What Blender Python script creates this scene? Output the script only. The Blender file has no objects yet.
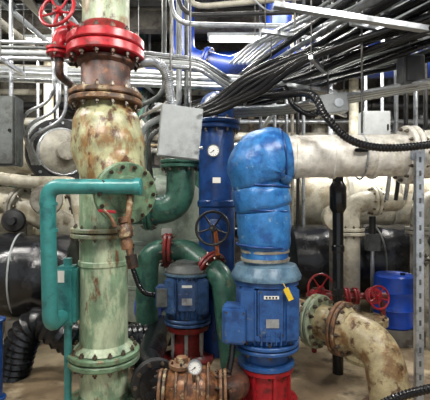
import bpy, bmesh, math, random
from mathutils import Vector, Matrix, noise, Euler
random.seed(7)
V=Vector
# ------------------------------------------------------------------ materials
def s2l(c):
    return tuple(((x/255)/12.92 if x/255<=0.04045 else ((x/255+0.055)/1.055)**2.4) for x in c)+(1,)
MATS={}
def mat(name,c,c2=None,a2=.3,c3=None,a3=.2,sc=3,zs=1,rough=.5,metal=0,bump=.06,bsc=25,emit=0,dirt=.35):
    if name in MATS: return name
    m=bpy.data.materials.new(name); m.use_nodes=True; MATS[name]=m
    nt=m.node_tree; N=nt.nodes; L=nt.links; b=N['Principled BSDF']
    tc=N.new('ShaderNodeTexCoord'); mp=N.new('ShaderNodeMapping'); mp.inputs['Scale'].default_value=(1,1,zs)
    L.new(tc.outputs['Object'],mp.inputs['Vector'])
    def nz(scale,det=8,off=0,src=mp.outputs['Vector']):
        n=N.new('ShaderNodeTexNoise'); n.inputs['Scale'].default_value=scale; n.inputs['Detail'].default_value=det
        n.inputs['Roughness'].default_value=.66
        if off:
            a=N.new('ShaderNodeVectorMath'); a.operation='ADD'; a.inputs[1].default_value=(off,off*.7,off*1.3)
            L.new(src,a.inputs[0]); L.new(a.outputs[0],n.inputs['Vector'])
        else: L.new(src,n.inputs['Vector'])
        return n.outputs['Fac']
    def mixc(A,Bc,fac,mode='MIX'):
        x=N.new('ShaderNodeMix'); x.data_type='RGBA'; x.blend_type=mode
        L.new(fac,x.inputs[0]) if not isinstance(fac,float) else setattr(x.inputs[0],'default_value',fac)
        for inp,val in ((x.inputs[6],A),(x.inputs[7],Bc)):
            if isinstance(val,tuple): inp.default_value=val
            else: L.new(val,inp)
        return x.outputs[2]
    def ramp(fac,a):
        t=.72-.44*a; r=N.new('ShaderNodeValToRGB'); r.color_ramp.elements[0].position=max(0,t-.04); r.color_ramp.elements[1].position=t+.05
        L.new(fac,r.inputs[0]); return r.outputs[0]
    col=s2l(c)
    if c2: col=mixc(col,s2l(c2),ramp(nz(sc),a2))
    if c3: col=mixc(col,s2l(c3),ramp(nz(sc*1.7,8,5.3),a3))
    mr=N.new('ShaderNodeMapRange'); mr.inputs[1].default_value=.35; mr.inputs[2].default_value=.65
    mr.inputs[3].default_value=1-dirt; mr.inputs[4].default_value=1.1
    L.new(nz(sc*2.3,10,11.1),mr.inputs[0])
    cb=N.new('ShaderNodeCombineColor'); [L.new(mr.outputs[0],cb.inputs[i]) for i in range(3)]
    col=mixc(col,cb.outputs[0],1.0,'MULTIPLY')
    L.new(col,b.inputs['Base Color'])
    b.inputs['Roughness'].default_value=rough; b.inputs['Metallic'].default_value=metal
    if bump:
        bp=N.new('ShaderNodeBump'); bp.inputs['Strength'].default_value=bump; bp.inputs['Distance'].default_value=.02
        L.new(nz(bsc,6,2.2,tc.outputs['Object']),bp.inputs['Height']); L.new(bp.outputs[0],b.inputs['Normal'])
    if emit:
        b.inputs['Emission Color'].default_value=s2l(c); b.inputs['Emission Strength'].default_value=emit
    return name
mat('CreamRust',(158,170,142),(132,116,82),.42,(84,56,40),.27,sc=5,zs=.6,rough=.38,bump=.15)
mat('BodyRust',(166,166,128),(144,112,72),.48,(90,58,38),.36,sc=5,zs=.6,rough=.34,bump=.15)
mat('GreenCream',(176,188,158),(126,152,122),.5,(112,74,48),.24,sc=5,zs=.4,rough=.38,bump=.12)
mat('ElbowTan',(182,168,130),(140,110,74),.45,(92,60,40),.32,sc=5,rough=.36,bump=.15)
mat('RustDark',(92,58,44),(52,38,34),.5,(124,82,54),.3,sc=7,rough=.5,bump=.15)
mat('RustFlange',(122,86,58),(70,52,40),.45,(166,150,118),.3,sc=8,rough=.48,bump=.15)
mat('RedPaint',(172,32,42),(108,30,32),.35,sc=8,rough=.32)
mat('RedDark',(130,36,34),(80,36,30),.4,sc=8,rough=.4)
mat('Teal',(56,130,128),(42,102,104),.35,sc=5,rough=.3,dirt=.2)
mat('GreenFlange',(110,138,108),(80,102,80),.4,(124,90,62),.28,sc=8,rough=.42)
mat('GreenPipe',(62,106,90),(42,78,70),.4,(118,128,104),.2,sc=5,rough=.35)
mat('PaleGreen',(160,172,156),(126,140,126),.4,sc=2,rough=.45)
mat('Bolt',(120,112,100),(80,64,50),.4,sc=20,rough=.35,metal=.7,bump=0)
mat('BoltDark',(60,50,44),(90,60,42),.4,sc=20,rough=.45,metal=.5,bump=0)
mat('GreyBox',(156,160,160),(132,134,134),.3,sc=3,rough=.35,bump=.03,dirt=.15)
mat('GreyDark',(92,96,94),(68,68,66),.4,sc=4,rough=.4)
mat('Galv',(186,190,194),(140,142,146),.35,sc=6,rough=.28,metal=.65,bump=.03,dirt=.22)
mat('Rod',(90,90,88),(66,62,58),.4,sc=6,rough=.5,metal=.5,bump=0)
mat('Black',(20,20,22),(42,42,46),.25,sc=4,rough=.25,dirt=.3)
mat('BlackWrap',(24,25,28),(52,54,60),.3,sc=3,rough=.2,dirt=.3,bump=.6,bsc=5)
mat('BlackMatte',(32,32,33),(54,52,50),.3,sc=4,rough=.45,dirt=.3)
mat('BluePipe',(22,68,132),(16,48,100),.4,sc=4,rough=.3)
mat('BlueIns',(52,118,180),(34,90,156),.4,(134,166,188),.16,sc=6,rough=.32,bump=.45,bsc=9)
mat('BlueMotor',(46,90,150),(34,70,124),.4,(108,126,148),.15,sc=6,rough=.32,dirt=.28)
mat('BlueMotor2',(60,92,136),(42,66,106),.45,(124,134,146),.22,sc=6,rough=.38,dirt=.3)
mat('BlueGrey',(104,134,154),(76,106,130),.4,sc=5,rough=.32)
mat('BlueBarrel',(20,72,180),(16,56,142),.3,sc=4,rough=.32,bump=.03,dirt=.15)
mat('DeepBlue',(14,46,122),(12,32,86),.45,sc=3,rough=.4)
mat('White',(232,228,218),(200,192,178),.35,(150,122,92),.14,sc=4,rough=.36)
mat('Cream',(208,202,182),(174,162,136),.4,(116,92,68),.18,sc=3,rough=.42)
mat('CreamGrey',(176,172,158),(130,122,108),.4,(92,76,62),.15,sc=3,rough=.45)
mat('Tan',(158,140,108),(114,94,70),.4,(80,60,46),.25,sc=4,rough=.5)
mat('Copper',(142,94,60),(88,58,42),.45,(184,150,112),.25,sc=9,rough=.35,metal=.2,bump=.2)
mat('Label',(226,224,216),bump=0,rough=.4,dirt=.05)
mat('Yellow',(226,190,44),bump=0,rough=.5,dirt=.1)
mat('Orange',(200,104,40),(150,70,30),.3,sc=8,rough=.5)
mat('Glass',(240,240,236),bump=0,rough=.1,dirt=.03)
mat('FloorMat',(180,164,136),(136,118,94),.5,(92,78,64),.3,sc=1.3,rough=.28,bump=.1,bsc=8)
mat('WallMat',(132,126,116),(94,90,84),.5,(66,60,56),.3,sc=1.1,rough=.8)
mat('CeilMat',(84,84,84),(56,56,58),.5,sc=1.2,rough=.8)
mat('Beam',(106,102,94),(70,62,56),.4,sc=3,rough=.6)
mat('Lamp',(255,250,236),emit=8,bump=0,dirt=.01)
# ------------------------------------------------------------------ builder
def frame(t):
    t=t.normalized(); a=V((0,0,1)) if abs(t.z)<.9 else V((1,0,0))
    u=t.cross(a).normalized(); return u,t.cross(u).normalized()
def fillet(pts,R,n=7):
    pts=[V(p) for p in pts]; out=[pts[0]]
    for i in range(1,len(pts)-1):
        p=pts[i]; a=(pts[i-1]-p); b=(pts[i+1]-p); la,lb=a.length,b.length; a.normalize(); b.normalize()
        ang=a.angle(b)
        if math.pi-ang<.05: out.append(p); continue
        t=min(R/math.tan(ang/2),la*.48,lb*.48)
        A=p+a*t; Bp=p+b*t
        for k in range(n+1):
            s=k/n; out.append(A*(1-s)**2+p*2*s*(1-s)+Bp*s*s)
    out.append(pts[-1]); return out
def spline(pts,n=8):
    pts=[V(p) for p in pts]; out=[]
    q=[pts[0]*2-pts[1]]+pts+[pts[-1]*2-pts[-2]]
    for i in range(1,len(q)-2):
        for k in range(n):
            t=k/n; a,b,c,d=q[i-1],q[i],q[i+1],q[i+2]
            out.append(.5*((2*b)+(c-a)*t+(2*a-5*b+4*c-d)*t*t+(3*b-a-3*c+d)*t**3))
    out.append(pts[-1]); return out
def resample(P,step):
    out=[P[0].copy()]; acc=0
    for i in range(len(P)-1):
        a,b=P[i],P[i+1]; l=(b-a).length; pos=step-acc
        while pos<=l:
            out.append(a+(b-a)*(pos/l)); pos+=step
        acc=(acc+l)%step if l else acc
    out.append(P[-1].copy()); return out
class B:
    def __init__(s,name): s.n=name; s.v=[]; s.f=[]; s.m=[]; s.ml=[]
    def mi(s,m):
        if m not in s.ml: s.ml.append(m)
        return s.ml.index(m)
    def add(s,vs,fs,m):
        o=len(s.v); s.v+= [V(p) for p in vs]; k=s.mi(m)
        for f in fs: s.f.append([i+o for i in f]); s.m.append(k)
    def sweep(s,P,R,m,seg=20,cap=True,amp=0,fr=4,hor=1):
        P=[V(p) for p in P]; n=len(P)
        if not isinstance(R,(list,tuple)): R=[R]*n
        vs=[];fs=[]; u=None
        for i in range(n):
            t=(P[min(i+1,n-1)]-P[max(i-1,0)]).normalized()
            if u is None: u,w=frame(t)
            else:
                u=(u-t*u.dot(t)); u=u.normalized() if u.length>1e-6 else frame(t)[0]
                w=t.cross(u).normalized()
            for j in range(seg):
                a=2*math.pi*j/seg; d=u*math.cos(a)+w*math.sin(a); p=P[i]+d*R[i]
                if amp: p=P[i]+d*R[i]*(1+amp*noise.noise(p*fr))
                vs.append(p)
        for i in range(n-1):
            for j in range(seg):
                k=(j+1)%seg; fs.append([i*seg+j,i*seg+k,(i+1)*seg+k,(i+1)*seg+j])
        if cap: fs.append(list(range(seg))[::-1]); fs.append([(n-1)*seg+j for j in range(seg)])
        s.add(vs,fs,m)
    def tube(s,pts,r,m,R=None,seg=18,cap=True):
        s.sweep(fillet(pts,R if R else r*1.6),r,m,seg,cap)
    def hose(s,pts,r,m,step=.03,seg=12,rib=.12):
        P=resample(spline(pts,10),step/2)
        s.sweep(P,[r*(1+(rib if i%2 else -rib*.5)) for i in range(len(P))],m,seg)
    def lathe(s,p,ax,prof,m,seg=32):
        p=V(p); ax=V(ax).normalized(); u,w=frame(ax); vs=[];fs=[]
        for h,r in prof:
            for j in range(seg):
                a=2*math.pi*j/seg; vs.append(p+ax*h+(u*math.cos(a)+w*math.sin(a))*max(r,.0005))
        n=len(prof)
        for i in range(n-1):
            for j in range(seg):
                k=(j+1)%seg; fs.append([i*seg+j,i*seg+k,(i+1)*seg+k,(i+1)*seg+j])
        fs.append(list(range(seg))[::-1]); fs.append([(n-1)*seg+j for j in range(seg)])
        s.add(vs,fs,m)
    def cyl(s,a,b,r,m,seg=16,r2=None):
        a=V(a);b=V(b); s.lathe(a,b-a,[(0,r),((b-a).length,r if r2 is None else r2)],m,seg)
    def disc(s,c,ax,r,t,m,seg=40):
        b=min(t*.2,.012); c=V(c)-V(ax).normalized()*t/2
        s.lathe(c,ax,[(0,r-b),(b,r),(t-b,r),(t,r-b)],m,seg)
    def bolts(s,c,ax,r,n,L,m='Bolt',br=.018,ph=0):
        c=V(c); ax=V(ax).normalized(); u,w=frame(ax)
        for i in range(n):
            a=2*math.pi*(i+ph)/n; p=c+(u*math.cos(a)+w*math.sin(a))*r
            s.cyl(p-ax*L/2,p+ax*L/2,br*.6,m,8)
            for sg in (-1,1):
                q=p+ax*sg*(L/2-br*1.6); s.cyl(q-ax*br*.6,q+ax*br*.6,br*1.15,m,6)
    def flange(s,c,ax,r,t,m,n=12,pr=True,gap=.012,bm='Bolt',br=.018):
        c=V(c); ax=V(ax).normalized()
        if pr:
            s.disc(c-ax*(t/2+gap/2),ax,r,t,m); s.disc(c+ax*(t/2+gap/2),ax,r,t,m); s.cyl(c-ax*gap,c+ax*gap,r*.8,'BlackMatte',32)
            s.bolts(c,ax,r*.87,n,2*t+gap+br*5,bm,br)
        else:
            s.disc(c,ax,r,t,m); s.bolts(c,ax,r*.87,n,t+br*5,bm,br)
    def box(s,c,size,m,rot=(0,0,0),bev=.01):
        bm=bmesh.new(); bmesh.ops.create_cube(bm,size=1)
        for v in bm.verts: v.co=V((v.co.x*size[0],v.co.y*size[1],v.co.z*size[2]))
        if bev: bmesh.ops.bevel(bm,geom=bm.edges[:],offset=min(bev,min(size)*.3),segments=2,affect='EDGES')
        M=Matrix.Translation(V(c))@Euler([math.radians(a) for a in rot]).to_matrix().to_4x4()
        bm.verts.index_update()
        s.add([M@v.co for v in bm.verts],[[v.index for v in f.verts] for f in bm.faces],m); bm.free()
    def torus(s,c,ax,R,r,m,seg=36,ss=10):
        c=V(c); ax=V(ax).normalized(); u,w=frame(ax); vs=[];fs=[]
        for i in range(seg):
            a=2*math.pi*i/seg; d=u*math.cos(a)+w*math.sin(a)
            for j in range(ss):
                b=2*math.pi*j/ss; vs.append(c+d*(R+r*math.cos(b))+ax*r*math.sin(b))
        for i in range(seg):
            for j in range(ss):
                fs.append([i*ss+j,((i+1)%seg)*ss+j,((i+1)%seg)*ss+(j+1)%ss,i*ss+(j+1)%ss])
        s.add(vs,fs,m)
    def wheel(s,c,ax,R,m,stem=.2,n=5,r=None):
        c=V(c); ax=V(ax).normalized(); u,w=frame(ax); r=r or R*.1
        s.torus(c,ax,R,r,m)
        for i in range(n):
            a=2*math.pi*i/n+.3; d=u*math.cos(a)+w*math.sin(a)
            s.sweep([c-ax*R*.15,c-ax*R*.1+d*R*.5,c+d*R],[r*.9,r*.65,r*.6],m,8)
        s.cyl(c-ax*R*.28,c+ax*R*.1,R*.2,m,14); s.cyl(c-ax*stem,c+ax*R*.2,R*.08,'Bolt',10)
    def gauge(s,c,ax,r,m='BoltDark'):
        c=V(c); ax=V(ax).normalized(); u,w=frame(ax)
        s.lathe(c,ax,[(-.04,r*.9),(-.03,r),(.01,r),(.012,r*.88),(0,r*.86)],m,28)
        s.cyl(c-ax*.001,c+ax*.006,r*.84,'Glass',28)
        for i in range(9):
            a=math.radians(-30+i*30); d=u*math.cos(a)+w*math.sin(a)
            s.cyl(c+ax*.007+d*r*.6,c+ax*.007+d*r*.76,r*.025,'Black',5)
        d=(u+w*.8).normalized(); s.cyl(c+ax*.009-d*r*.15,c+ax*.009+d*r*.6,r*.04,'Black',6); s.cyl(c,c+ax*.014,r*.1,'Black',10)
    def done(s,origin=None):
        lo=V((min(p.x for p in s.v),min(p.y for p in s.v),min(p.z for p in s.v)));hi=V((max(p.x for p in s.v),max(p.y for p in s.v),max(p.z for p in s.v)))
        o=V(((lo.x+hi.x)/2,(lo.y+hi.y)/2,lo.z))
        me=bpy.data.meshes.new(s.n); me.from_pydata([p-o for p in s.v],[],s.f)
        for m in s.ml: me.materials.append(MATS[m])
        me.polygons.foreach_set('material_index',s.m)
        bm=bmesh.new(); bm.from_mesh(me); bmesh.ops.recalc_face_normals(bm,faces=bm.faces); bm.to_mesh(me); bm.free()
        me.polygons.foreach_set('use_smooth',[True]*len(me.polygons)); me.set_sharp_from_angle(angle=math.radians(38)); me.update()
        ob=bpy.data.objects.new(s.n,me); ob.location=o; bpy.context.collection.objects.link(ob); return ob
# ------------------------------------------------------------------ room
def slab(name,c,size,m):
    b=B(name); b.box(c,size,m,bev=0); return b.done()
slab('floor',(0,4.5,-.05),(13,14,.1),'FloorMat')
slab('ceiling',(0,4.5,6.05),(13,14,.1),'CeilMat')
slab('wall_back',(0,11.55,3),(13.2,.1,6.2),'WallMat')
slab('wall_left',(-6.55,4.5,3),(.1,14,6.2),'WallMat')
slab('wall_right',(6.55,4.5,3),(.1,14,6.2),'WallMat')
for i,y in enumerate((6.6,8.4,10.2)):
    b=B('ceiling_beam'); b.box((0,y,5.99-.02),(12.9,.28,.03),'Beam'); b.box((0,y,5.77),(12.9,.03,.4),'Beam'); b.box((0,y,5.56),(12.9,.28,.04),'Beam'); b.done()
for x,y in ((-3.2,8),(0.6,7.9),(3.6,7.6),(-1.8,1.6),(2.2,1.6)):
    b=B('fluorescent_fixture'); b.box((x,y,5.22),(1.5,.3,.06),'GreyBox')
    for dy in (-.08,.08): b.cyl((x-.7,y+dy,5.17),(x+.7,y+dy,5.17),.022,'Lamp',10)
    for dx in (-.6,.6): b.cyl((x+dx,y,5.24),(x+dx,y,6),.008,'Rod',6)
    b.done()
# ------------------------------------------------------------------ riser column
b=B('flanged_riser_pipe'); X=-1.09; Z=(0,0,1)
b.cyl((X,4,3.5),(X,4,6),.23,'CreamRust',32)
b.flange((X,4,3.5),Z,.375,.09,'RedPaint',14,br=.022,bm='BoltDark')
b.lathe((X,4,3.62),Z,[(0,.28),(.05,.245),(.1,.231)],'RedDark')
b.lathe((X,4,3.02),Z,[(0,.27),(.04,.24),(.3,.24),(.33,.28),(.36,.28)],'RustDark')
b.flange((X,4,3.0),Z,.36,.055,'RustFlange',14,br=.02)
P=spline([(X,4,2.96),(X+.01,4,2.76),(X+.04,3.97,2.52),(X+.10,3.9,2.3),(X+.22,3.76,2.13)],6)
rr=[.26,.33,.36,.32,.245]; n=len(P)
R=[]
for i in range(n):
    t=i/(n-1)*4; k=min(3,int(t)); f=t-k; f=f*f*(3-2*f); R.append(rr[k]*(1-f)+rr[k+1]*f)
b.sweep(P,R,'BodyRust',36,amp=.02)
fc=V((-.80,3.58,2.06)); fa=V((.5,-.84,-.16)).normalized()
b.cyl(fc-fa*.26,fc,.225,'BodyRust',32)
b.flange(fc,fa,.28,.035,'GreenFlange',14,br=.016,bm='BoltDark')
b.lathe(fc+fa*.03,fa,[(0,.17),(.02,.16),(.025,.06),(.06,.05)],'GreenFlange')
b.cyl((X-.02,4,0),(X-.02,4,2.7),.235,'GreenCream',36)
b.flange((X-.03,4,1.68),Z,.31,.04,'CreamRust',12,br=.014)
b.lathe((X-.02,4,1.35),Z,[(0,.236),(.01,.246),(.05,.246),(.06,.236)],'GreenCream')
b.flange((X-.02,4,.46),Z,.35,.055,'GreenFlange',14,br=.02)
b.lathe((X-.02,4,.53),Z,[(0,.3),(.06,.237)],'GreenCream')
b.lathe((X-.02,4,0),Z,[(0,.34),(.04,.34),(.05,.25),(.1,.237)],'GreenFlange')
b.done()
# teal bypass
b=B('teal_bypass_pipe'); x0=-1.44
b.tube([(-.66,3.44,2.115),(x0,3.44,2.115),(x0,3.5,.9),(x0,4.5,.9),(x0,4.5,0)],.067,'Teal',R=.12,seg=24)
b.lathe((-.69,3.44,2.115),(1,0,0),[(0,.076),(.05,.076),(.06,.06)],'Teal',24)
for z in (1.95,1.72): b.lathe((x0,3.45+(2.115-z)*.05,z),Z,[(0,.067),(.005,.076),(.03,.076),(.035,.067)],'Teal',24)
b.tube([(-.82,3.44,2.115),(-.82,3.57,2.1)],.05,'Teal')
b.done()
b=B('teal_expansion_tank')
b.box((-1.42,3.86,1.09),(.2,.2,.56),'Teal',bev=.03); b.box((-1.45,3.755,1.28),(.07,.006,.11),'Label',bev=0)
b.cyl((-1.42,3.86,0),(-1.42,3.86,.83),.035,'Teal'); b.cyl((-1.42,3.86,1.36),(-1.42,3.86,1.44),.04,'Teal'); b.disc((-1.42,3.86,.015),Z,.09,.03,'Teal')
b.done()
b=B('drain_valve')
b.tube([fc+fa*.05,fc+fa*.14,(-.76,3.42,1.72),(-.72,3.42,1.5)],.028,'RustFlange',R=.06)
b.lathe((-.785,3.435,1.86),(.12,0,-1),[(0,.03),(.01,.055),(.05,.055),(.06,.04),(.1,.065),(.17,.065),(.19,.04),(.22,.052),(.28,.052),(.29,.03)],'RustFlange',10)
b.cyl((-.77,3.42,1.74),(-.84,3.36,1.78),.02,'Bolt'); b.sweep([(-.84,3.36,1.78),(-.87,3.34,1.86),(-.93,3.34,1.92)],[.02,.016,.02],'RustFlange',10)
b.box((-.9,3.34,1.905),(.15,.03,.025),'RedPaint',(0,5,0))
b.cyl((-.72,3.42,1.53),(-.7,3.42,1.42),.05,'BoltDark',8)
b.done()
# red gate valve upper left
b=B('red_gate_valve'); wa=V((-.25,-.93,.28)).normalized(); wc=V((-1.47,3.72,3.77))
b.wheel(wc,wa,.175,'RedPaint',.3,5,r=.017)
e=wc-wa*.3
b.lathe(e+wa*.12,-wa,[(0,.03),(.05,.05),(.1,.06),(.14,.1),(.18,.1)],'RedPaint',20)
b.tube([e,(-1.56,3.98,3.66),(-1.56,4,3.42)],.065,'RedPaint'); b.flange((-1.56,4,3.48),Z,.12,.03,'RedPaint',6,br=.012)
b.tube([(-1.56,4,3.55),(-1.56,4,3.62),(-1.3,4,3.62)],.05,'RedPaint'); b.tube([(-1.56,4,3.45),(-1.56,4,3.25),(-1.56,5.5,3.25)],.04,'RustDark')
b.done()
# ------------------------------------------------------------------ main blue insulated elbow + white pipe
b=B('insulated_pipe_elbow')
ctrl=[(.5,4,1.42,.235),(.5,4,1.5,.235),(.5,4,1.56,.255),(.49,4,1.7,.27),(.49,4,1.86,.268),(.485,4,1.90,.25),(.475,4,1.95,.28),(.455,4,2.08,.282),(.45,4,2.14,.252),(.44,4,2.19,.285),(.45,4,2.30,.335),(.50,4,2.385,.335),(.58,4,2.42,.31),(.67,4,2.43,.28),(.74,4,2.44,.225)]
P=spline([c[:3] for c in ctrl],4); R=[]
for i in range(len(P)):
    t=i/4; k=min(len(ctrl)-2,int(t)); f=t-k; R.append(ctrl[k][3]*(1-f)+ctrl[k+1][3]*f)
b.sweep(P,R,'BlueIns',40,amp=.07,fr=8)
for z,r in ((1.55,.258),(1.9,.262),(2.14,.266)): b.torus((.475,4,z),(0.05,0,1),r,.012,'BluePipe')
b.torus((.66,4,2.43),(1,0,.1),.285,.01,'BluePipe')
b.lathe((.5,4,1.4),Z,[(0,.24),(.03,.245),(.035,.215),(.08,.215),(.085,.24),(.11,.24)],'CreamGrey')
b.done()
b=B('white_insulated_pipe')
P=resample([V((.72,4,2.43)),V((1.9,4,2.45))],.05); b.sweep(P,.21,'White',36,amp=.02,fr=5)
for x in (.78,1.15,1.55): b.lathe((x,4,2.43),(1,0,0),[(0,.21),(.004,.22),(.04,.22),(.044,.21)],'White')
b.flange((1.93,4,2.45),(1,0,0),.29,.05,'White',12,br=.016)
P=fillet([(1.95,4,2.45),(2.6,4,2.47),(2.9,5.2,2.47),(6.4,5.6,2.47)],.4); b.sweep(P,.24,'White',36)
b.box((1.38,3.77,2.47),(.13,.05,.035),'Black'); b.cyl((1.45,3.95,2.66),(1.45,3.95,6),.01,'Rod',6); b.torus((1.45,4,2.43),(1,0,0),.22,.009,'Galv'); b.cyl((2.3,4,2.68),(2.3,4,6),.01,'Rod',6)
b.done()
# ------------------------------------------------------------------ pump motors
def finned(b,c,r,z0,z1,m,nf=36,h=.025):
    vs=[];fs=[];seg=nf*4
    for z,rs in ((z0,.92),(z0+.03,1),(z1-.03,1),(z1,.92)):
        for j in range(seg):
            rad=(r if j%4 in(0,1) else r-h)*rs; a=2*math.pi*j/seg; vs.append((c[0]+rad*math.cos(a),c[1]+rad*math.sin(a),z))
    for i in range(3):
        for j in range(seg): k=(j+1)%seg; fs.append([i*seg+j,i*seg+k,(i+1)*seg+k,(i+1)*seg+j])
    fs.append(list(range(seg))); fs.append([3*seg+j for j in range(seg)]); b.add(vs,fs,m)
b=B('vertical_pump_motor'); c=(.51,4,0)
b.lathe((.51,4,1.22),Z,[(0,.29),(.01,.345),(.04,.35),(.06,.34),(.1,.32),(.14,.3),(.15,.22),(.2,.21)],'BlueGrey',40)
finned(b,c,.3,.62,1.24,'BlueMotor',30,.03)
for sx in (-1,1): b.box((.51+sx*.19,3.77,.93),(.16,.13,.5),'BlueMotor',(0,0,sx*18),bev=.02)
b.box((.52,3.72,.95),(.25,.06,.46),'BlueMotor',bev=.02); b.box((.53,3.685,.86),(.12,.006,.08),'Galv',bev=0); b.box((.52,3.685,1.1),(.14,.006,.03),'Label',bev=0)
for i in range(4): b.box((.475+i*.03,3.681,1.1),(.016,.004,.016),'Black',bev=0)
for i in range(5): b.box((.43+i*.045,3.687,.72),(.012,.02,.12),'BlueMotor',bev=0)
for dx in(-.1,.1):
    for dz in(-.2,.2): b.cyl((.52+dx,3.7,.95+dz),(.52+dx,3.68,.95+dz),.011,'Bolt',6)
for z in (1.17,.68): b.lathe((.51,4,z),Z,[(0,.3),(.01,.32),(.05,.32),(.06,.3)],'BlueMotor',40)
b.flange((.51,4,.585),Z,.325,.035,'BlueMotor',8,br=.016)
b.lathe((.51,4,.38),Z,[(0,.28),(.03,.28),(.05,.22),(.14,.23),(.17,.29)],'BlueMotor',36)
b.lathe((.51,4,.0),Z,[(0,.31),(.04,.31),(.05,.235),(.31,.235),(.33,.27),(.37,.27)],'RedPaint',36)
for a in range(8):
    t=a*math.pi/4+.2; b.box((.51+.235*math.cos(t),4+.235*math.sin(t),.2),(.03,.05,.28),'RedPaint',(0,0,math.degrees(t)+90),bev=.004)
b.bolts((.51,4,.36),Z,.25,10,.12,'BoltDark',.014)
b.box((.19,3.82,.83),(.22,.24,.35),'BlueMotor',(0,0,-8),bev=.02); b.box((.185,3.695,.83),(.19,.02,.3),'BlueMotor',(0,0,-8),bev=.01)
for dx in(-.08,.08):
    for dz in(-.13,.13): b.cyl((.185+dx,3.7-dx*.14,.83+dz),(.185+dx,3.675-dx*.14,.83+dz),.01,'Bolt',6)
b.torus((.76,3.95,1.2),(0,1,0),.035,.01,'BlueMotor',16,8); b.torus((.26,3.95,1.2),(0,1,0),.035,.01,'BlueMotor',16,8)
b.hose([(.17,3.8,.65),(.15,3.75,.5),(.1,3.7,.25),(.12,3.75,.03)],.028,'Black')
b.done()
b=B('yellow_tag'); b.box((.67,3.65,1.14),(.05,.005,.12),'Yellow',(0,-25,0),bev=0); b.cyl((.65,3.652,1.19),(.62,3.69,1.25),.003,'Yellow',5); b.done()
b=B('vertical_pump_motor'); c=(-.34,5,0)
b.lathe((-.34,5,1.08),Z,[(0,.27),(.01,.285),(.05,.285),(.08,.25),(.12,.22),(.125,.16),(.16,.15)],'GreyDark',36)
b.lathe((-.34,5,1.075),Z,[(0,.28),(.01,.292),(.03,.292),(.035,.28)],'BlueGrey',36)
finned(b,c,.265,.56,1.1,'BlueMotor2',28,.025)
for sx in (-1,1): b.box((-.34+sx*.18,4.79,.85),(.15,.12,.42),'BlueMotor2',(0,0,sx*18),bev=.02)
b.box((-.33,4.74,.86),(.22,.06,.36),'BlueMotor2',bev=.02); b.box((-.33,4.705,.8),(.12,.006,.08),'Galv',bev=0); b.box((-.33,4.705,.98),(.12,.006,.03),'Label',bev=0)
b.box((-.63,4.85,.84),(.16,.2,.26),'BlueMotor2',bev=.02); b.box((-.63,4.745,.84),(.13,.02,.22),'GreyDark',bev=.01)
b.flange((-.34,5,.52),Z,.29,.035,'BlueMotor2',8,br=.014)
b.lathe((-.34,5,.0),Z,[(0,.32),(.05,.32),(.06,.24),(.1,.2),(.36,.17),(.4,.26),(.46,.27)],'RedDark')
for a in range(6):
    t=a*math.pi/3+.5; b.box((-.34+.2*math.cos(t),5+.2*math.sin(t),.25),(.04,.05,.36),'Galv',bev=.01)
b.torus((-.58,4.9,1.1),(0,1,0),.03,.008,'GreyDark',16,8)
b.hose([(-.7,4.85,.84),(-.86,4.8,.9),(-.96,4.8,1.1),(-1.02,4.85,1.3),(-1.1,5.3,1.4)],.03,'Black')
b.done()
# rusted pump casing with gauge
b=B('rusted_pump_casing'); cx=-.2; cy=3.62
b.lathe((cx-.29,cy,.26),(1,0,0),[(0,.13),(.04,.14),(.08,.2),(.16,.235),(.3,.245),(.4,.225),(.48,.17),(.52,.14),(.58,.13)],'Copper',36)
for x in(cx-.27,cx+.27): b.flange((x,cy,.26),(1,0,0),.2,.028,'RustFlange',10,br=.015,bm='BoltDark')
for k,x in enumerate((cx-.14,cx-.05,cx+.05,cx+.14)): b.torus((x,cy,.26),(1,0,0),.24,.014,'RustFlange',32,8)
b.lathe((cx-.1,cy,.44),Z,[(0,.1),(.04,.09),(.06,.12),(.09,.12),(.1,.06),(.14,.05)],'RustFlange',20); b.bolts((cx-.1,cy,.52),Z,.095,6,.08,'BoltDark',.01)
b.box((cx,cy,.03),(.5,.36,.06),'RedDark'); b.box((cx,cy,.1),(.1,.3,.12),'Copper')
b.tube([(cx+.02,cy-.15,.42),(cx+.02,cy-.22,.5),(cx+.02,cy-.24,.56)],.015,'Bolt'); b.gauge((cx+.03,cy-.25,.59),(0,-1,.05),.06,'Galv')
b.tube([(cx+.27,cy,.26),(cx+.42,cy+.1,.26),(cx+.42,cy+.6,.26),(cx+.42,cy+.6,0)],.11,'RustDark',R=.12)
b.done()
b=B('black_suction_pipe'); b.tube([(-.55,3.8,.24),(-.75,4.3,.24),(-.75,5.6,.24),(-.75,5.6,0)],.17,'BlackWrap',R=.25,seg=26); b.flange((-.58,3.86,.24),(.3,-.8,0),.23,.03,'BlackMatte',10); b.done()
# ------------------------------------------------------------------ right bottom pipe
b=B('flanged_discharge_pipe')
P=fillet([(.72,4.83,.69),(1.2,4.35,.66),(1.62,3.9,.63),(1.66,3.74,0)],.4,12); b.sweep(P,.19,'ElbowTan',36,amp=.02)
ax=V((.42,-.45,0)).normalized()
b.flange((1.13,4.42,.665),ax,.29,.045,'CreamRust',14,br=.02)
b.flange((1.34,4.2,.65),ax,.28,.04,'RustFlange',12,br=.018)
b.lathe((1.37,4.165,.65),ax,[(0,.24),(.05,.2)],'ElbowTan')
b.lathe((1.66,3.74,0),Z,[(0,.28),(.05,.28),(.06,.2),(.1,.195)],'RustFlange')
b.cyl((.72,4.83,.69),(.64,4.91,.69),.2,'ElbowTan',30)
b.box((.8,4.75,.24),(.12,.3,.5),'RustDark')
b.done()
b=B('pipe_spool'); b.lathe((1.9,5.0,0),Z,[(0,.26),(.04,.26),(.05,.17),(.44,.17),(.46,.25),(.54,.25)],'ElbowTan'); b.bolts((1.9,5.0,.5),Z,.22,10,.14,'Bolt',.016); b.done()
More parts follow.
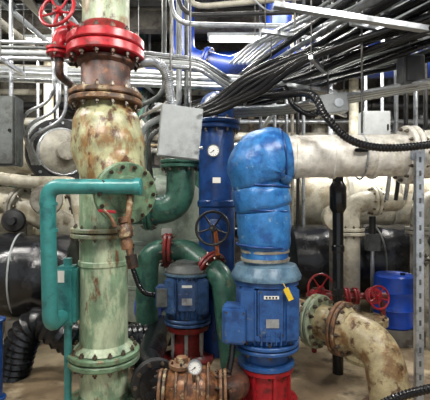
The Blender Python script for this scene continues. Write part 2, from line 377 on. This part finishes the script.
b=B('black_hose'); b.hose([(.95,3.45,.03),(1.1,3.4,.08),(1.25,3.35,.2),(1.5,3.33,.35),(1.8,3.3,.45),(2.2,3.35,.5),(2.8,3.8,.45),(3.2,4.3,.03)],.035,'Black'); b.done()
# red valves and handwheels on the right
b=B('red_valve_manifold')
b.cyl((1.2,5.25,.74),(2.25,5.25,.74),.045,'RedDark'); 
for x in (1.6,1.72,1.84): b.flange((x,5.25,.74),(1,0,0),.11,.025,'RedPaint',6,br=.01)
for x,z,r,y in ((1.33,.89,.18,5.0),(2.05,.78,.14,5.0)):
    b.lathe((x,5.25,.74),(0,-1,.3),[(0,.09),(.05,.11),(.09,.11),(.1,.06),(.16,.05)],'RedPaint'); b.wheel((x,5.0,z),(.25,-1,.2),r,'RedPaint',.22,5,r=.013)
for x in (1.3,2.2): b.box((x,5.25,.34),(.06,.06,.68),'RedDark')
b.done()
b=B('blue_plastic_drum'); dx=2.55; dy=5.7; b.lathe((dx,dy,.22),Z,[(0,.25),(.02,.27),(.23,.27),(.25,.285),(.27,.27),(.47,.27),(.49,.285),(.51,.27),(.7,.265),(.73,.24),(.72,.22)],'BlueBarrel',36); b.box((dx,dy,.11),(.6,.6,.22),'Beam'); b.cyl((dx+.1,dy-.05,.93),(dx+.1,dy-.05,.965),.035,'Black'); b.done()
b=B('black_vent_pipe'); x=1.42
b.tube([(x,4.62,0),(x,4.62,2.4),(x,6,2.4)],.062,'Black',R=.12); b.lathe((x,4.62,1.85),Z,[(0,.062),(.06,.095),(.3,.095),(.36,.062)],'Black',24)
for z in (.3,.9,1.4): b.lathe((x,4.62,z),Z,[(0,.062),(.01,.072),(.07,.072),(.08,.062)],'Black',20)
b.done()
b=B('strut_post'); x=1.885
b.box((x,3.68,1.22),(.07,.012,2.44),'Galv',bev=0)
for dx in(-.031,.031): b.box((x+dx,3.705,1.22),(.008,.05,2.44),'Galv',bev=0)
for i in range(19): b.box((x,3.673,.12+i*.125),(.02,.004,.05),'GreyDark',bev=0)
b.box((x,3.70,.01),(.2,.16,.02),'Galv'); b.box((x,3.72,2.42),(.14,.03,.1),'Galv'); b.done()
# ------------------------------------------------------------------ mid-depth: blue riser, green pipes, vessel
b=B('blue_riser_pipe'); x=.02
b.tube([(x,5.3,0),(x,5.3,3.28),(x,9.5,3.28)],.235,'BluePipe',R=.36,seg=36)
for z in (2.98,.95): b.flange((x,5.3,z),Z,.31,.055,'BluePipe',12)
b.lathe((x,5.3,1.9),Z,[(0,.236),(.02,.255),(.08,.255),(.1,.236)],'BluePipe')
b.cyl((x,9.5,0),(x,9.5,3.5),.25,'BluePipe',30)
b.cyl((-.02,5.1,2.62),(-.02,4.98,2.62),.02,'Bolt'); b.gauge((-.02,4.95,2.61),(0,-1,0),.08,'GreyDark')
b.box((0.02,5.05,2.25),(.1,.006,.07),'Label',bev=0)
b.done()
b=B('black_handwheel_valve')
wc=V((-.03,4.55,1.68)); b.wheel(wc,(-.2,-1,.15),.19,'BlackMatte',.5,5,r=.016)
b.lathe((.02,5.08,1.62),(-.1,-1,.1),[(0,.13),(.05,.14),(.08,.14),(.1,.07),(.25,.05)],'BluePipe',24)
b.sweep([(0.0,4.7,1.66),(.02,4.65,1.5),(.03,4.63,1.36)],.022,'Orange',8)
b.done()
b=B('green_header_pipe')
b.tube([(-.48,8.6,0),(-.48,8.6,3.0),(-.48,5.6,3.0),(-.48,5.6,1.86),(-1.5,5.6,1.86)],.2,'GreenPipe',R=.34,seg=28)
b.flange((-.48,5.6,2.5),Z,.29,.05,'GreenPipe',12); b.flange((-.92,5.6,1.86),(1,0,0),.29,.05,'GreenPipe',12)
b.lathe((-1.5,5.6,1.86),(1,0,0),[(0,.1),(.04,.17),(.08,.2)],'GreenPipe'); b.done()
b=B('green_suction_pipe')
b.tube([(-.9,5.3,0),(-.9,5.3,1.33),(-.35,5.3,1.33),(.1,4.85,1.05),(.22,4.75,.0)],.15,'GreenPipe',R=.25,seg=26)
b.flange((-.62,5.3,1.33),(1,0,0),.23,.045,'RedDark',10); b.flange((-.06,5.0,1.15),(1,-.9,-.6),.22,.04,'RedDark',10)
b.done()
b=B('pale_green_vessel'); b.lathe((-1.0,7,0),Z,[(0,.6),(.1,.82),(2.0,.82),(2.15,.78),(2.3,.6),(2.4,.25),(2.42,.12),(2.55,.12)],'PaleGreen',48)
for z in (.6,1.3): b.lathe((-1.0,7,z),Z,[(0,.82),(.01,.84),(.05,.84),(.06,.82)],'PaleGreen',48)
b.box((-.75,6.2,1.5),(.16,.04,.12),'Label'); b.done()
b=B('small_blue_motor')
b.lathe((-1.15,5.8,.45),(1,0,0),[(0,.12),(.03,.17),(.1,.18),(.12,.16),(.14,.18),(.16,.16),(.18,.18),(.2,.16),(.22,.18),(.24,.16),(.26,.18),(.36,.17),(.38,.08),(.45,.03),(.55,.03)],'BlueBarrel',24); b.box((-.95,5.8,.15),(.3,.28,.3),'DeepBlue'); b.box((-.95,5.8,.68),(.12,.12,.1),'BlueBarrel'); b.done()
# ------------------------------------------------------------------ electrical boxes
b=B('junction_box')
b.box((-.35,3.95,2.66),(.4,.2,.5),'GreyBox',(4,5,12),bev=.008); b.box((-.333,3.845,2.655),(.39,.02,.49),'GreyBox',(4,5,12),bev=.006)
for dz in(-.16,.16): b.cyl((-.15,3.84,2.66+dz),(-.12,3.83,2.66+dz),.015,'Galv',8)
b.hose([(-.42,3.95,2.9),(-.44,3.95,3.02),(-.48,3.97,3.25),(-.6,4.0,3.38),(-.8,4.15,3.42)],.045,'Galv',step=.02)
for x in (-.45,-.25): b.cyl((x,4.05,2.85),(x,4.05,6),.012,'Rod',6)
b.done()
b=B('wall_control_box'); b.box((-2.66,5,2.85),(.44,.22,.86),'GreyDark',bev=.015); b.box((-2.66,4.88,2.85),(.4,.02,.82),'GreyDark',bev=.008); b.cyl((-2.5,4.86,2.85),(-2.5,4.87,2.85),.02,'Black')
for x in(-2.75,-2.55): b.cyl((x,5,3.26),(x,5,6),.025,'Galv')
b.done()
b=B('junction_box'); b.box((1.35,4.6,3.1),(.32,.15,.22),'GreyBox',(0,-8,0)); b.cyl((1.3,4.6,3.2),(1.3,4.6,6),.01,'Rod',6); b.hose([(1.2,4.6,3.05),(1.1,4.5,2.95),(.9,4.5,3.05),(.8,4.6,3.3)],.03,'Black'); b.cyl((1.4,4.53,3.1),(1.4,4.51,3.1),.05,'Galv',16); b.done()
b=B('cable_pull_box'); b.box((2.05,4.2,3.35),(.22,.18,.3),'GreyDark'); b.box((2.05,4.1,3.35),(.18,.02,.26),'BlackMatte'); b.cyl((2.05,4.2,3.5),(2.05,4.2,6),.01,'Rod',6); b.done()
# ------------------------------------------------------------------ left machinery
b=B('chiller_end_valve')
b.tube([(-6.4,7.5,2.75),(-3.2,6.6,2.75),(-2.35,6.1,2.72)],.33,'Cream',R=.5,seg=32)
ax=V((.55,-.8,-.02)).normalized(); c0=V((-2.33,6.05,2.72))
b.flange(c0,ax,.5,.06,'BlackMatte',16,br=.02,bm='Galv'); b.lathe(c0+ax*.06,ax,[(0,.36),(.05,.34),(.1,.27),(.15,.18),(.16,.14),(.3,.13)],'CreamGrey',32)
b.torus(c0+ax*.1,ax,.34,.02,'Galv')
b.cyl((-3.2,6.6,0),(-3.2,6.6,2.5),.1,'Beam'); b.done()
b=B('chiller_vessel')
b.lathe((-6.3,7.6,1.55),(1,-.1,0),[(0,.5),(.1,.62),(3.2,.62),(3.3,.7),(3.4,.7),(3.42,.55),(3.5,.4),(3.55,.1)],'Cream',40)
for i in range(14):
    a=i*math.pi/7; b.cyl((-2.93,7.26+.65*math.cos(a),1.55+.65*math.sin(a)),(-2.83,7.25+.65*math.cos(a),1.55+.65*math.sin(a)),.035,'BoltDark',6)
b.box((-4,7.4,.5),(.3,1,1),'Beam'); b.done()
b=B('cream_pipe_manifold')
b.tube([(-4.2,6.2,2.0),(-3.1,6,2.0),(-2.5,5.9,1.75),(-2.1,6.2,1.5)],.2,'Cream',R=.3,seg=26); b.flange((-2.9,5.97,1.93),(1,-.2,-.3),.28,.05,'CreamGrey',10)
b.tube([(-3.4,5.8,2.35),(-2.6,5.7,2.25),(-2.0,5.7,2.25),(-1.9,5.7,1.6)],.09,'Cream',R=.15)
b.tube([(-3.9,6.1,1.95),(-3.9,6.1,0)],.12,'Beam')
b.lathe((-2.35,5.6,2.0),(.3,-1,0),[(0,.2),(.06,.22),(.1,.2),(.12,.1),(.2,.08)],'CreamGrey',24)
b.lathe((-2.75,5.5,1.72),(.2,-1,0),[(0,.14),(.06,.16),(.1,.14),(.12,.06),(.2,.05)],'BlackMatte',24)
b.done()
b=B('black_insulated_tank')
P=resample([V((-3.9,5.2,1.02)),V((-1.95,5.5,.98))],.06); b.sweep(P,.54,'BlackWrap',40,amp=.08,fr=4)
b.lathe((-1.97,5.5,.98),(1,.15,0),[(0,.52),(.04,.42),(.08,.2)],'BlackWrap')
for x in(-3.3,-2.62,-2.2): b.torus((x,5.2+(x+3.9)*.154,1.0),(1,.17,0),.55,.012,'GreyBox')
for x in(-3.5,-2.5): b.box((x,5.3,.25),(.2,.7,.5),'Beam')
b.done()
b=B('black_corrugated_duct'); b.hose([(-2.3,4.55,.0),(-2.15,4.5,.45),(-1.95,4.5,.62),(-1.7,4.5,.48),(-1.5,4.7,.3),(-1.2,5.0,.26),(-.9,5.2,.22)],.17,'BlackWrap',step=.075,seg=24,rib=.1); b.done()
b=B('blue_pipe_stub'); b.cyl((-2.2,4,0),(-2.2,4,.8),.07,'BluePipe',24); b.disc((-2.2,4,.8),Z,.1,.03,'BluePipe'); b.disc((-2.2,4,.02),Z,.1,.03,'BluePipe'); b.done()
# ------------------------------------------------------------------ right machinery
b=B('black_insulated_tank')
P=resample([V((1.3,6.9,.95)),V((5.6,6.9,.95))],.08); b.sweep(P,.62,'BlackWrap',44,amp=.05,fr=3)
b.lathe((1.32,6.9,.95),(-1,0,0),[(0,.6),(.06,.45),(.1,.15)],'BlackWrap',40)
for x in (1.9,2.7,3.5,4.4): b.torus((x,6.9,.95),(1,0,0),.625,.014,'GreyDark')
for x in (2,4): b.box((x,6.9,.18),(.25,1,.36),'Beam')
b.done()
b=B('cream_chiller')
b.lathe((1.0,8,2.0),(1,0,0),[(0,.3),(.1,.5),(.2,.55),(4.8,.55),(4.9,.5),(5,.3)],'Cream',40)
for x in (1.6,2.5,3.4,4.3): b.lathe((x,8,2.0),(1,0,0),[(0,.55),(.01,.62),(.08,.62),(.09,.55)],'CreamGrey',40)
for x in (1.6,5.4): b.box((x,8,.7),(.2,.8,1.4),'Beam')
b.done()
def elbowpair(name,x,y,z,r,m,dx):
    b=B(name); b.tube([(x,y,0),(x,y,z),(x+dx,y,z),(x+dx,y+.9,z)],r,m,R=r*1.7,seg=26); b.flange((x,y,z-.45),Z,r*1.45,.05,m,10,br=.016); b.flange((x+dx*.5,y,z),(1,0,0),r*1.45,.04,m,10,br=.016); b.done()
elbowpair('cream_branch_pipe',2.0,5.95,1.98,.15,'Cream',.75)
elbowpair('cream_branch_pipe',3.1,6.0,2.0,.16,'CreamGrey',.8)
b=B('motor_actuator'); b.lathe((1.75,6.05,1.75),(0.1,-1,0),[(0,.12),(.05,.17),(.2,.17),(.22,.2),(.26,.2),(.28,.08),(.34,.06)],'Cream',28); b.cyl((1.76,6,0),(1.76,6,1.62),.045,'Beam'); b.done()
b=B('gate_valve'); b.tube([(2.9,5.3,0),(2.9,5.3,1.9)],.06,'GreyBox'); b.flange((2.9,5.3,1.2),Z,.12,.03,'CreamGrey',8); b.lathe((2.9,5.3,1.45),(-.2,-1,.1),[(0,.08),(.06,.09),(.1,.05),(.2,.03)],'GreyDark',16); b.wheel((2.85,5.05,1.48),(-.2,-1,.1),.13,'GreyDark',.25,r=.012); b.done()
b=B('pressure_switch'); b.box((2.42,6.15,1.35),(.2,.14,.26),'GreyDark'); b.cyl((2.42,6.15,0),(2.42,6.15,1.23),.03,'Galv'); b.cyl((2.42,6.15,1.48),(2.42,6.15,1.75),.05,'BlackMatte'); b.done()
# ------------------------------------------------------------------ overhead conduits
def bundle(name,paths,r,m,seg=10,hang=None,R=.3,wob=0):
    b=B(name)
    for i,p in enumerate(paths):
        q=fillet(p,R,5)
        if wob:
            q=spline([V(a) for a in p],6); q=[a+V((0,0,wob*math.sin(k*.8+i*1.7))) for k,a in enumerate(q)]
        b.sweep(q,r if not isinstance(r,list) else r[i%len(r)],m if isinstance(m,str) else m[i%len(m)],seg)
    if hang:
        for (x,y,z,w,ang) in hang:
            b.box((x,y,z),(w,.04,.04),'Galv',(0,0,ang),bev=0)
            d=V((math.cos(math.radians(ang)),math.sin(math.radians(ang)),0))
            for sg in(-1,1): q=V((x,y,z))+d*sg*w*.45; b.cyl(q,(q.x,q.y,6),.007,'Rod',6)
    return b.done()
paths=[]
for i in range(12):
    o=i*.1; paths.append([(-1.6+o*.2,9.6-o*.4,4.1+.05*(i%3)),(-.3+o*.6,8.2+o*.3,4.05-.03*(i%3)),(1.25+o*1.15,3.6+o*.5,3.82-.035*(i%3)),(2.3+o*1.1,1.2+o*.5,3.85)])
bundle('black_conduit_rack',paths,[.042,.034,.045,.03],['Black','Galv','Black','BlackMatte','Black'],hang=[(1.2,6,3.84,1.5,22),(1.95,4.1,3.7,1.4,22)],wob=.012)
paths=[]
for i in range(9):
    o=i*.09; paths.append([(-.9+o,8.4,3.75+.05*(i%2)),(.1+o,7.0,3.66),(.8+o*1.3,5.2,3.52+.05*(i%3)),(1.6+o*1.5,3.9,3.48+.06*(i%3)),(2.6+o*1.5,2.4,3.55)])
bundle('black_cable_bundle',paths,[.03,.036,.026],['Black','Black','GreyDark'],hang=[(1.15,5.2,3.47,1.1,25)],wob=.02)
paths=[]
for i in range(9):
    o=i*.1; paths.append([(-1.2,7.6+o,3.7+.04*i),(.1,7.0+o,3.6),(.9+o*.3,5.2+o,3.22+.012*i),(2.3+o,3.9+o,3.2+.03*i),(3.8,2.8+o,3.25+.03*i)])
bundle('steel_conduit_rack',paths,[.026,.022,.03],['Galv','Galv','GreyBox'],hang=[(1.45,5.1,3.16,1.1,50)])
paths=[]
for i in range(6):
    paths.append([(.25+.07*i,6.6,4.25),(.45+.09*i,5.4,4.08+.02*i),(1.0+.16*i,3.9,3.86+.03*(i%2)),(1.6+.2*i,2.5,3.86)])
bundle('steel_conduit_rack',paths,[.02,.026,.018],['Galv','Galv','GreyBox'],hang=[(1.0,4.7,3.92,1.0,18)])
paths=[[(-.55,4.85,2.98),(.0,4.8,3.06+.03*i),(.45,4.6,3.2+.06*i),(1.1,4.1+.07*i,3.5+.03*i),(2.6,3.3+.1*i,3.8)] for i in range(6)]
bundle('black_flexible_conduits',paths,[.033,.04,.028],'Black',hang=[(1.1,4.3,3.46,.5,60)],wob=.012)
paths=[[(-6.4,6.4+.14*i,4.15+.1*(i%3)),(-1.2,6.0+.14*i,3.85+.09*(i%3)),(.6,5.9+.14*i,3.75+.07*(i%3)),(1.2,8,3.8),(1.2,11.4,3.8)] for i in range(6)]
bundle('overhead_steel_pipes',paths,[.035,.05,.028],['Galv','GreyBox','CreamGrey'],hang=[(-1.9,6.4,3.82,1.1,90),(-4.2,6.6,3.96,1.1,90)])
paths=[[(-6.4,4.6+.1*i,3.72+.11*i),(-1.9,4.6+.1*i,3.62+.1*i),(-.2,4.7+.1*i,3.55+.07*i),(.5,6.5,3.6+.07*i),(.5,11.4,3.7)] for i in range(4)]
bundle('overhead_steel_pipes',paths,[.025,.032,.02],['Galv','GreyBox','GreyDark'],hang=[(-2.4,4.75,3.58,.6,90)])
paths=[[(-3.2+.35*i,3.2,4.6),(-3.0+.35*i,6.6,4.5),(-2.2+.35*i,11.4,4.6)] for i in range(5)]
bundle('overhead_steel_pipes',paths,[.06,.04],['CreamGrey','Galv'],hang=[(-2.2,6.8,4.42,2,0)])
paths=[[(-.55+.09*i,5.0,6),(-.55+.09*i,5.0,4.2+.1*i),(2.2,4.9-.3*i,4.1+.1*i),(6.4,4.6-.3*i,4.1+.1*i)] for i in range(5)]
bundle('overhead_steel_pipes',paths,[.03,.028,.035],['Galv','BlackMatte','CreamGrey'],hang=[(2.6,4.5,4.07,1.6,90)])
paths=[[(-.75+.11*i,5.9,6),(-.75+.11*i,5.9,3.55-.1*i),(-1.3+.1*i,5.9,3.3-.12*i),(-1.3+.1*i,6.3,2.3),(-1.3+.1*i,11.4,2.6+.1*i)] for i in range(4)]
bundle('drop_conduit',paths,[.035,.025,.045],['GreyDark','CreamGrey','GreyBox'])
paths=[[(-2.1+.08*i,5.2,6),(-2.1+.08*i,5.2,3.3-.12*i),(-2.55+.05*i,5.2,3.1-.15*i),(-2.55+.05*i,5.6,2.5)] for i in range(3)]
bundle('drop_conduit',paths,.022,'Galv')
paths=[[(2.4+.13*i,5.3,6),(2.4+.13*i,5.3,3.0),(2.4+.13*i,5.6,2.0)] for i in range(4)]
bundle('drop_conduit',paths,.028,['Galv','BlackMatte'])
paths=[[(1.25+.1*i,7,6),(1.25+.1*i,7,1.55)] for i in range(4)]
bundle('drop_conduit',paths,.03,['Galv','CreamGrey','BlackMatte'])
b=B('strut_channel'); b.box((1.5,3.5,3.53),(2.0,.06,.01),'GreyBox',(0,9,0),bev=0)
for yy in(3.47,3.53): b.box((1.5,yy,3.55),(2.0,.008,.045),'Galv',(0,9,0),bev=0)
for x in(.7,2.3): b.cyl((x,3.5,3.5),(x,3.5,6),.007,'Rod',6)
b.done()
b=B('flexible_black_cable'); b.hose([(.55,5.0,3.3),(.72,4.4,3.15),(.88,3.7,2.98),(1.0,3.6,2.75),(1.2,3.6,2.55),(1.5,3.6,2.47),(1.95,3.6,2.5),(2.6,3.7,2.62),(3.4,4.2,3.0)],.034,'Black'); b.done()
b=B('coiled_steel_cable')
b.sweep(spline([(.3,3.6,3.95),(.36,3.6,3.8),(.5,3.6,3.7),(.62,3.62,3.8),(.58,3.65,4.0),(.4,3.6,4.3),(.4,3.6,6)],8),.009,'Galv',8)
b.sweep(spline([(.3,3.6,3.95),(.25,3.7,4.4),(.25,3.7,6)],8),.009,'Galv',8); b.done()
b=B('blue_overhead_duct')
b.tube([(-2.6,9.3,5.0),(.6,9.0,4.95),(2.0,8.4,4.95),(6.4,8.4,4.95)],.38,'DeepBlue',R=.6,seg=30)
for x in (-1.8,-.6,.4): b.lathe((x,9.22,4.98),(1,-.09,0),[(0,.39),(.02,.44),(.08,.44),(.1,.39)],'DeepBlue')
b.cyl((-1.5,9.2,5.3),(-1.5,9.2,6),.03,'Galv'); b.cyl((3,8.4,5.3),(3,8.4,6),.03,'Galv'); b.done()
b=B('blue_overhead_pipe'); b.tube([(-.6,7.4,6),(-.6,7.4,4.6),(.3,7.2,4.35),(1.1,6.9,4.6),(1.1,6.9,6)],.22,'DeepBlue',R=.4,seg=26); b.flange((-.15,7.3,4.48),(1,-.2,-.28),.3,.04,'DeepBlue',10); b.done()
b=B('steel_cable_tray')
for y in(4.9,5.4):
    b.box((-3.9,y,4.62),(5,.02,.1),'Galv',bev=0)
for i in range(18): b.box((-6.3+i*.28,5.15,4.59),(.04,.5,.02),'Galv',bev=0)
for x in(-5,-2.4):
    for y in(4.88,5.42): b.cyl((x,y,4.57),(x,y,6),.008,'Rod',6)
for i in range(5): b.cyl((-6.4,4.98+.08*i,4.63),(-1.4,4.98+.08*i,4.63),.03,'BlackMatte',8)
b.done()
# backdrop pipework
rm=['CreamGrey','Galv','BlackMatte','Cream','GreyDark','Tan','Beam','White']
for i in range(13):
    x=-5.6+i*.93+random.uniform(-.2,.2); r=random.choice([.06,.09,.13,.18]); m=rm[(i*3)%8]; y=10.9-r
    b=B('wall_riser_pipe'); b.cyl((x,y,0),(x,y,6),r,m,20)
    for z in (1.5+random.random(),3.6+random.random()): b.flange((x,y,z),Z,r*1.5,.05,m,8)
    b.done()
for i in range(8):
    z=[1.2,2.2,2.75,3.25,3.6,4.0,4.4,4.75][i]; r=[.16,.1,.14,.07,.12,.06,.1,.08][i]; m=['Black','Cream','GreyDark','White','CreamGrey','Galv','BlackMatte','CreamGrey'][i]
    b=B('wall_header_pipe'); b.cyl((-6.45,10.2,z),(6.45,10.2,z),r,m,20)
    for k in range(7): b.lathe((-6+k*1.9+random.random()*.5,10.2,z),(1,0,0),[(0,r),(.01,r*1.3),(.08,r*1.3),(.09,r)],m,20)
    for x in (-4,0,4): b.box((x,10.6,z),(.06,1.2-r,.05),'Beam')
    b.done()
random.seed(21)
for i in range(22):
    x=random.uniform(-4.6,4.4); y=random.uniform(8.7,9.8); r=random.choice([.04,.06,.08,.11,.15]); m=random.choice(['CreamGrey','Cream','Galv','BlackMatte','Tan','GreyDark','GreenPipe','White','Black'])
    z1=random.uniform(1.6,4.3); dxx=random.choice([-1,1])*random.uniform(.5,1.6); x2=max(-6,min(6,x+dxx))
    b=B('process_pipe')
    if i%2: pts=[(x,y,0),(x,y,z1),(x2,y,z1),(x2,y,6)]
    else: pts=[(x,y,0),(x,y,z1),(x2,y,z1),(x2,y,0)]
    b.tube(pts,r,m,R=r*2)
    b.flange((x,y,z1*.55),Z,r*1.6,.04,m,8,br=.012); b.flange(((x+x2)/2,y,z1),(1,0,0),r*1.6,.04,m,8,br=.012)
    if i%3==0: b.wheel((x,y-r-.25,z1*.75),(0,-1,.1),.15,random.choice(['RedPaint','BlackMatte','GreyDark']),.28)
    b.done()
for x,y,z,w,h in ((-1.9,8.5,3.1,.6,.8),(2.9,7.3,3.3,.5,.6),(1.0,7.6,2.9,.45,.6),(-3.6,8.6,3.4,.7,.6)):
    b=B('electrical_cabinet'); b.box((x,y,z),(w,.25,h),'GreyBox'); b.box((x,y-.135,z),(w*.92,.02,h*.94),'GreyBox'); b.box((x+w*.38,y-.155,z),(.03,.03,.12),'Black')
    for s in(-1,1): b.cyl((x+s*w*.3,y,z+h/2),(x+s*w*.3,y,6),.03,'Galv',10)
    b.done()
# ------------------------------------------------------------------ lights
def area(loc,tgt,size,e,col=(1,.97,.92)):
    l=bpy.data.lights.new('ceiling_and_fill_light','AREA'); l.shape='RECTANGLE'; l.size=size[0]; l.size_y=size[1]; l.energy=e; l.color=col
    o=bpy.data.objects.new('ceiling_and_fill_light',l); o.location=loc; o.rotation_euler=(V(tgt)-V(loc)).to_track_quat('-Z','Y').to_euler(); bpy.context.collection.objects.link(o)
area((2.2,1.2,5.0),(.4,4.5,1.6),(1.4,.4),240)
area((-1.8,1.4,5.1),(-.8,4.5,1.8),(1.4,.4),150,(1,.96,.9))
area((0,6.2,5.4),(0,6.4,0),(4,.5),270)
area((-3.2,8,5.1),(-3.2,8,0),(1.5,.3),230)
area((-3.6,3.6,4.9),(-2.6,6.5,1.8),(1.5,.5),200)  # added fill to brighten the left machinery, no fixture here
area((3.9,3.4,4.9),(2.6,6.5,1.2),(1.5,.5),200)  # extra fill lamp for the right machinery, without a fixture
area((3.6,7.6,5.1),(3.2,7.4,0),(1.5,.3),250)
area((.6,7.9,5.1),(.6,8.9,0),(1.5,.3),210)
w=bpy.data.worlds.new('World'); bpy.context.scene.world=w; w.use_nodes=True; w.node_tree.nodes['Background'].inputs[0].default_value=(.92,.96,1,1); w.node_tree.nodes['Background'].inputs[1].default_value=.8
sc=bpy.context.scene; sc.view_settings.view_transform='Standard'; sc.view_settings.look='None'
cam=bpy.data.cameras.new('camera'); cam.lens=36*400/430; cam.sensor_width=36; co=bpy.data.objects.new('camera',cam); co.location=(0,0,2); co.rotation_euler=(math.pi/2,0,0); bpy.context.collection.objects.link(co); sc.camera=co
